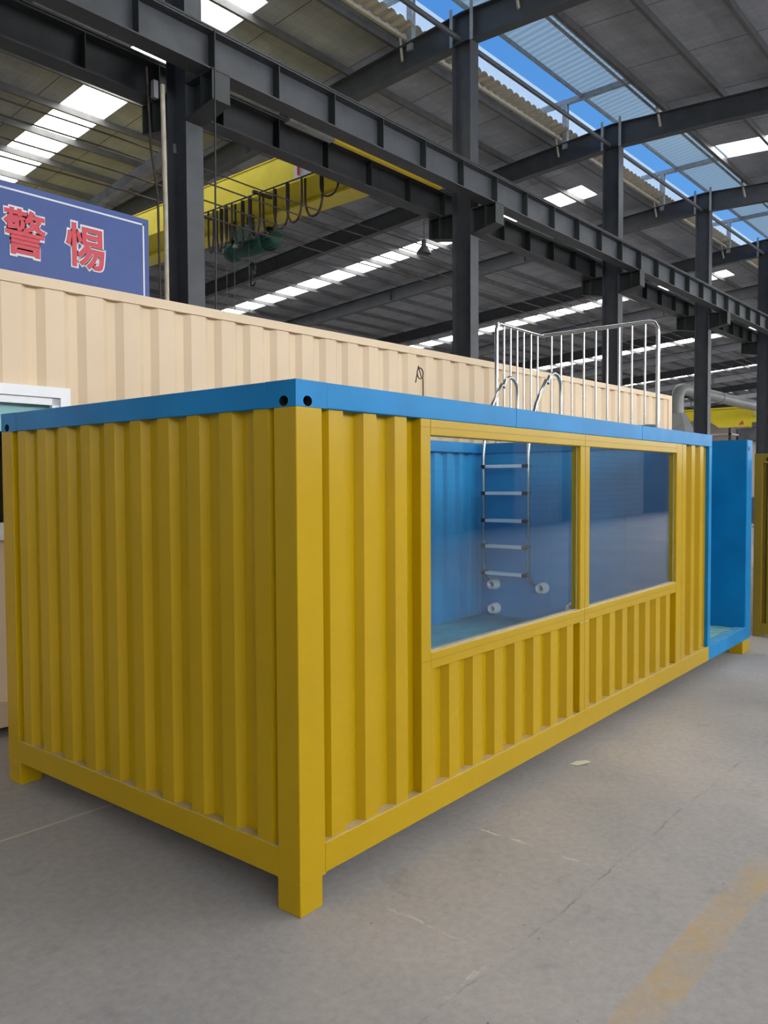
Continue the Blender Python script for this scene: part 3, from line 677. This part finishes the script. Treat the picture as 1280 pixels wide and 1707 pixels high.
MB().tube([RL(6.08, 2.2, 2.04), RL(6.08, 2.2, zb)], .018, 10).build('post', 'stainless', t)
# wire hook
t = MB(); c_ = [(3.84, 2.24, 2.035), (3.84, 2.24, 2.3), (3.845, 2.24, 2.5), (3.84, 2.24, 2.62)] + [(3.80+.045*math.cos(R(a)), 2.24, 2.64+.05*math.sin(R(a))) for a in range(0, 330, 30)] + [(3.76, 2.23, 2.7), (3.73, 2.24, 2.55)]
t.tube([w2(*p) for p in c_], .006, 6); tag(t.build('bent_wire', 'cable'), 'thin bent wire with a curl sticking up behind the blue rim', 'wire')

# ------------------------------------------------------------------ second gold container at the right edge
t = thing('gold_container', 'olive gold container standing past the blue end panel, cut by the photo edge', 'container', (6.92, .42, 0), R(2))
def q(n_, *a, m_='goldfar', bevel=.004): return MB().box(*a).build(n_, m_, t, bevel)
q('corner_post', 0, .14, -.08, 0, .0, 1.93); q('corner_post', 0, .14, -1.2, -1.08, 0, 1.93); q('corner_post', 5.9, 6.04, -.12, 0, 0, 1.93); q('corner_post', 5.9, 6.04, -1.2, -1.08, 0, 1.93)
q('top_rail', .0, .1, -1.08, -.08, 1.83, 1.93); q('bottom_rail', 0, .1, -1.08, -.08, .03, .14)
q('top_rail', .14, 5.9, -.1, 0, 1.83, 1.93); q('bottom_rail', .14, 5.9, -.1, 0, .03, .14); q('top_rail', .14, 5.9, -1.2, -1.1, 1.83, 1.93); q('bottom_rail', .14, 5.9, -1.2, -1.1, .03, .14)
w = MB(); corrugated(w, -1.08, -.08, .14, 1.83, 1, .012, 1, -.38, flat=.25, period=.33); w.build('corrugated_wall', ['goldfar', 'goldfar'], t)
w = MB(); corrugated(w, .14, 5.9, .14, 1.83, 0, -.012, -1, .2); w.build('corrugated_wall', ['goldfar', 'goldfar'], t)
MB().lathe((-.001, -.135, 1.872), (1, 0, 0), [(0, 0), (0, .022), (.004, .022), (.004, 0)], 16).build('casting_hole', 'black', t)

# ------------------------------------------------------------------ background beyond the containers
t = thing('air_duct', 'grey round ventilation duct with elbow behind the right columns', 'duct', (27, 9, 0))
def D(x, y, z): return (x-27, y-9, z)
a0 = D(26.3, 9, 3.4)
el = [D(27.1, 9, 4.1), D(27.1, 9, 4.62), D(27.16, 9, 4.85), D(27.35, 9, 4.99), D(27.7, 9, 5.03)]
MB().tube(el, .22, 20).build('duct_elbow', 'duct', t)
MB().tube([D(27.7, 9, 5.03), D(31, 9, 5.03), D(34, 9, 5.0), D(36, 8.6, 4.9), D(40, 8.0, 4.8)], .22, 20).build('duct_run', 'duct', t)
for xx in (29, 31.5): MB().tube([D(xx, 9, 5.03), D(xx+.05, 9, 5.03)], .24, 20).build('duct_flange', 'duct', t)
hd = MB(); vs = [D(27.1+a*.24, 9+b_*.24, 4.1) for a, b_ in ((-1, -1), (1, -1), (1, 1), (-1, 1))]+[D(27.1+a*.5, 9+b_*.5, 3.3) for a, b_ in ((-1, -1), (1, -1), (1, 1), (-1, 1))]
hd.add(vs, [(0, 1, 5, 4), (1, 2, 6, 5), (2, 3, 7, 6), (3, 0, 4, 7), (0, 1, 2, 3), (4, 5, 6, 7)]); hd.build('extraction_hood', 'duct', t)
for a, b_ in ((-.45, -.45), (.45, -.45), (.45, .45), (-.45, .45)): MB().tube([D(27.1+a, 9+b_, 0), D(27.1+a, 9+b_, 3.3)], .04, 8).build('leg', 'steel', t)
t = thing('gantry_crane', 'yellow gantry crane far off between the two right columns', 'crane', (38, 9.6, 0))
g = MB().box(-.35, .35, -.1, 4.5, 4.62, 5.12); g.box(-.42, .42, -.1, 4.5, 5.08, 5.14).box(-.42, .42, -.1, 4.5, 4.6, 4.64); g.build('main_girder', 'craneyellow', t)
g = MB().prism([(-.3, 4.18), (1.4, 4.18), (2.0, 4.6), (-.3, 4.6)], 0, -.5, -.36).build('side_plate', 'craneyellow', t)
MB().prism([(.25, 4.28), (.5, 4.28), (.32, 4.48)], 0, -.51, -.5).build('red_emblem', 'red', t)
for yy in (0.0, 4.3): MB().bar((-.9, yy, 0), (0, yy, 4.6), .18, .25).bar((.9, yy, 0), (0, yy, 4.6), .18, .25).box(-1.3, 1.3, yy-.12, yy+.12, 0, .25).build('leg_frame', 'craneyellow', t)
t = thing('press_machine', 'dark grey machine frame in the distance above the blue end panel', 'machine', (31.2, 7.0, 0))
MB().box(-.6, .6, -.8, .9, 0, 1.0).build('machine_bed', 'machine', t, .03)
for yy in (-.6, .7): MB().box(-.35, .35, yy-.15, yy+.15, 1.0, 3.2).build('upright', 'plaster', t, .02)
MB().box(-.45, .45, -.9, 1.0, 3.2, 3.7).box(-.5, .5, -.5, .5, 3.7, 3.9).build('crosshead', 'machine', t, .03)
MB().tube([(-.1, 0, 3.2), (-.1, 0, 2.0)], .12, 16).build('ram', 'galv', t)
t = thing('storage_rack', 'pale storage rack standing far behind, left of the gantry crane', 'rack', (34.0, 10.2, 0))
for xx in (-.5, .5):
    for yy in (-1, 1): MB().box(xx-.05, xx+.05, yy-.05, yy+.05, 0, 3.9).build('upright', 'steel', t)
for zz in (1.2, 2.4, 3.6): MB().box(-.55, .55, -1.05, 1.05, zz, zz+.07).build('shelf', 'plaster', t)

# scrap on the floor
sc = MB(); sc.add([(2.19, .0, .003), (2.25, -.05, .018), (2.23, .03, .012), (2.30, .0, .004), (2.17, .04, .006)], [(0, 1, 2), (1, 3, 2), (0, 2, 4)])
o = sc.build('paper_scrap', 'paper'); o.modifiers.new('s', 'SOLIDIFY').thickness = .002; o.location = (-.02, -.02, 0)
tag(o, 'small pale paper scrap lying on the concrete beside the gold container', 'scrap')
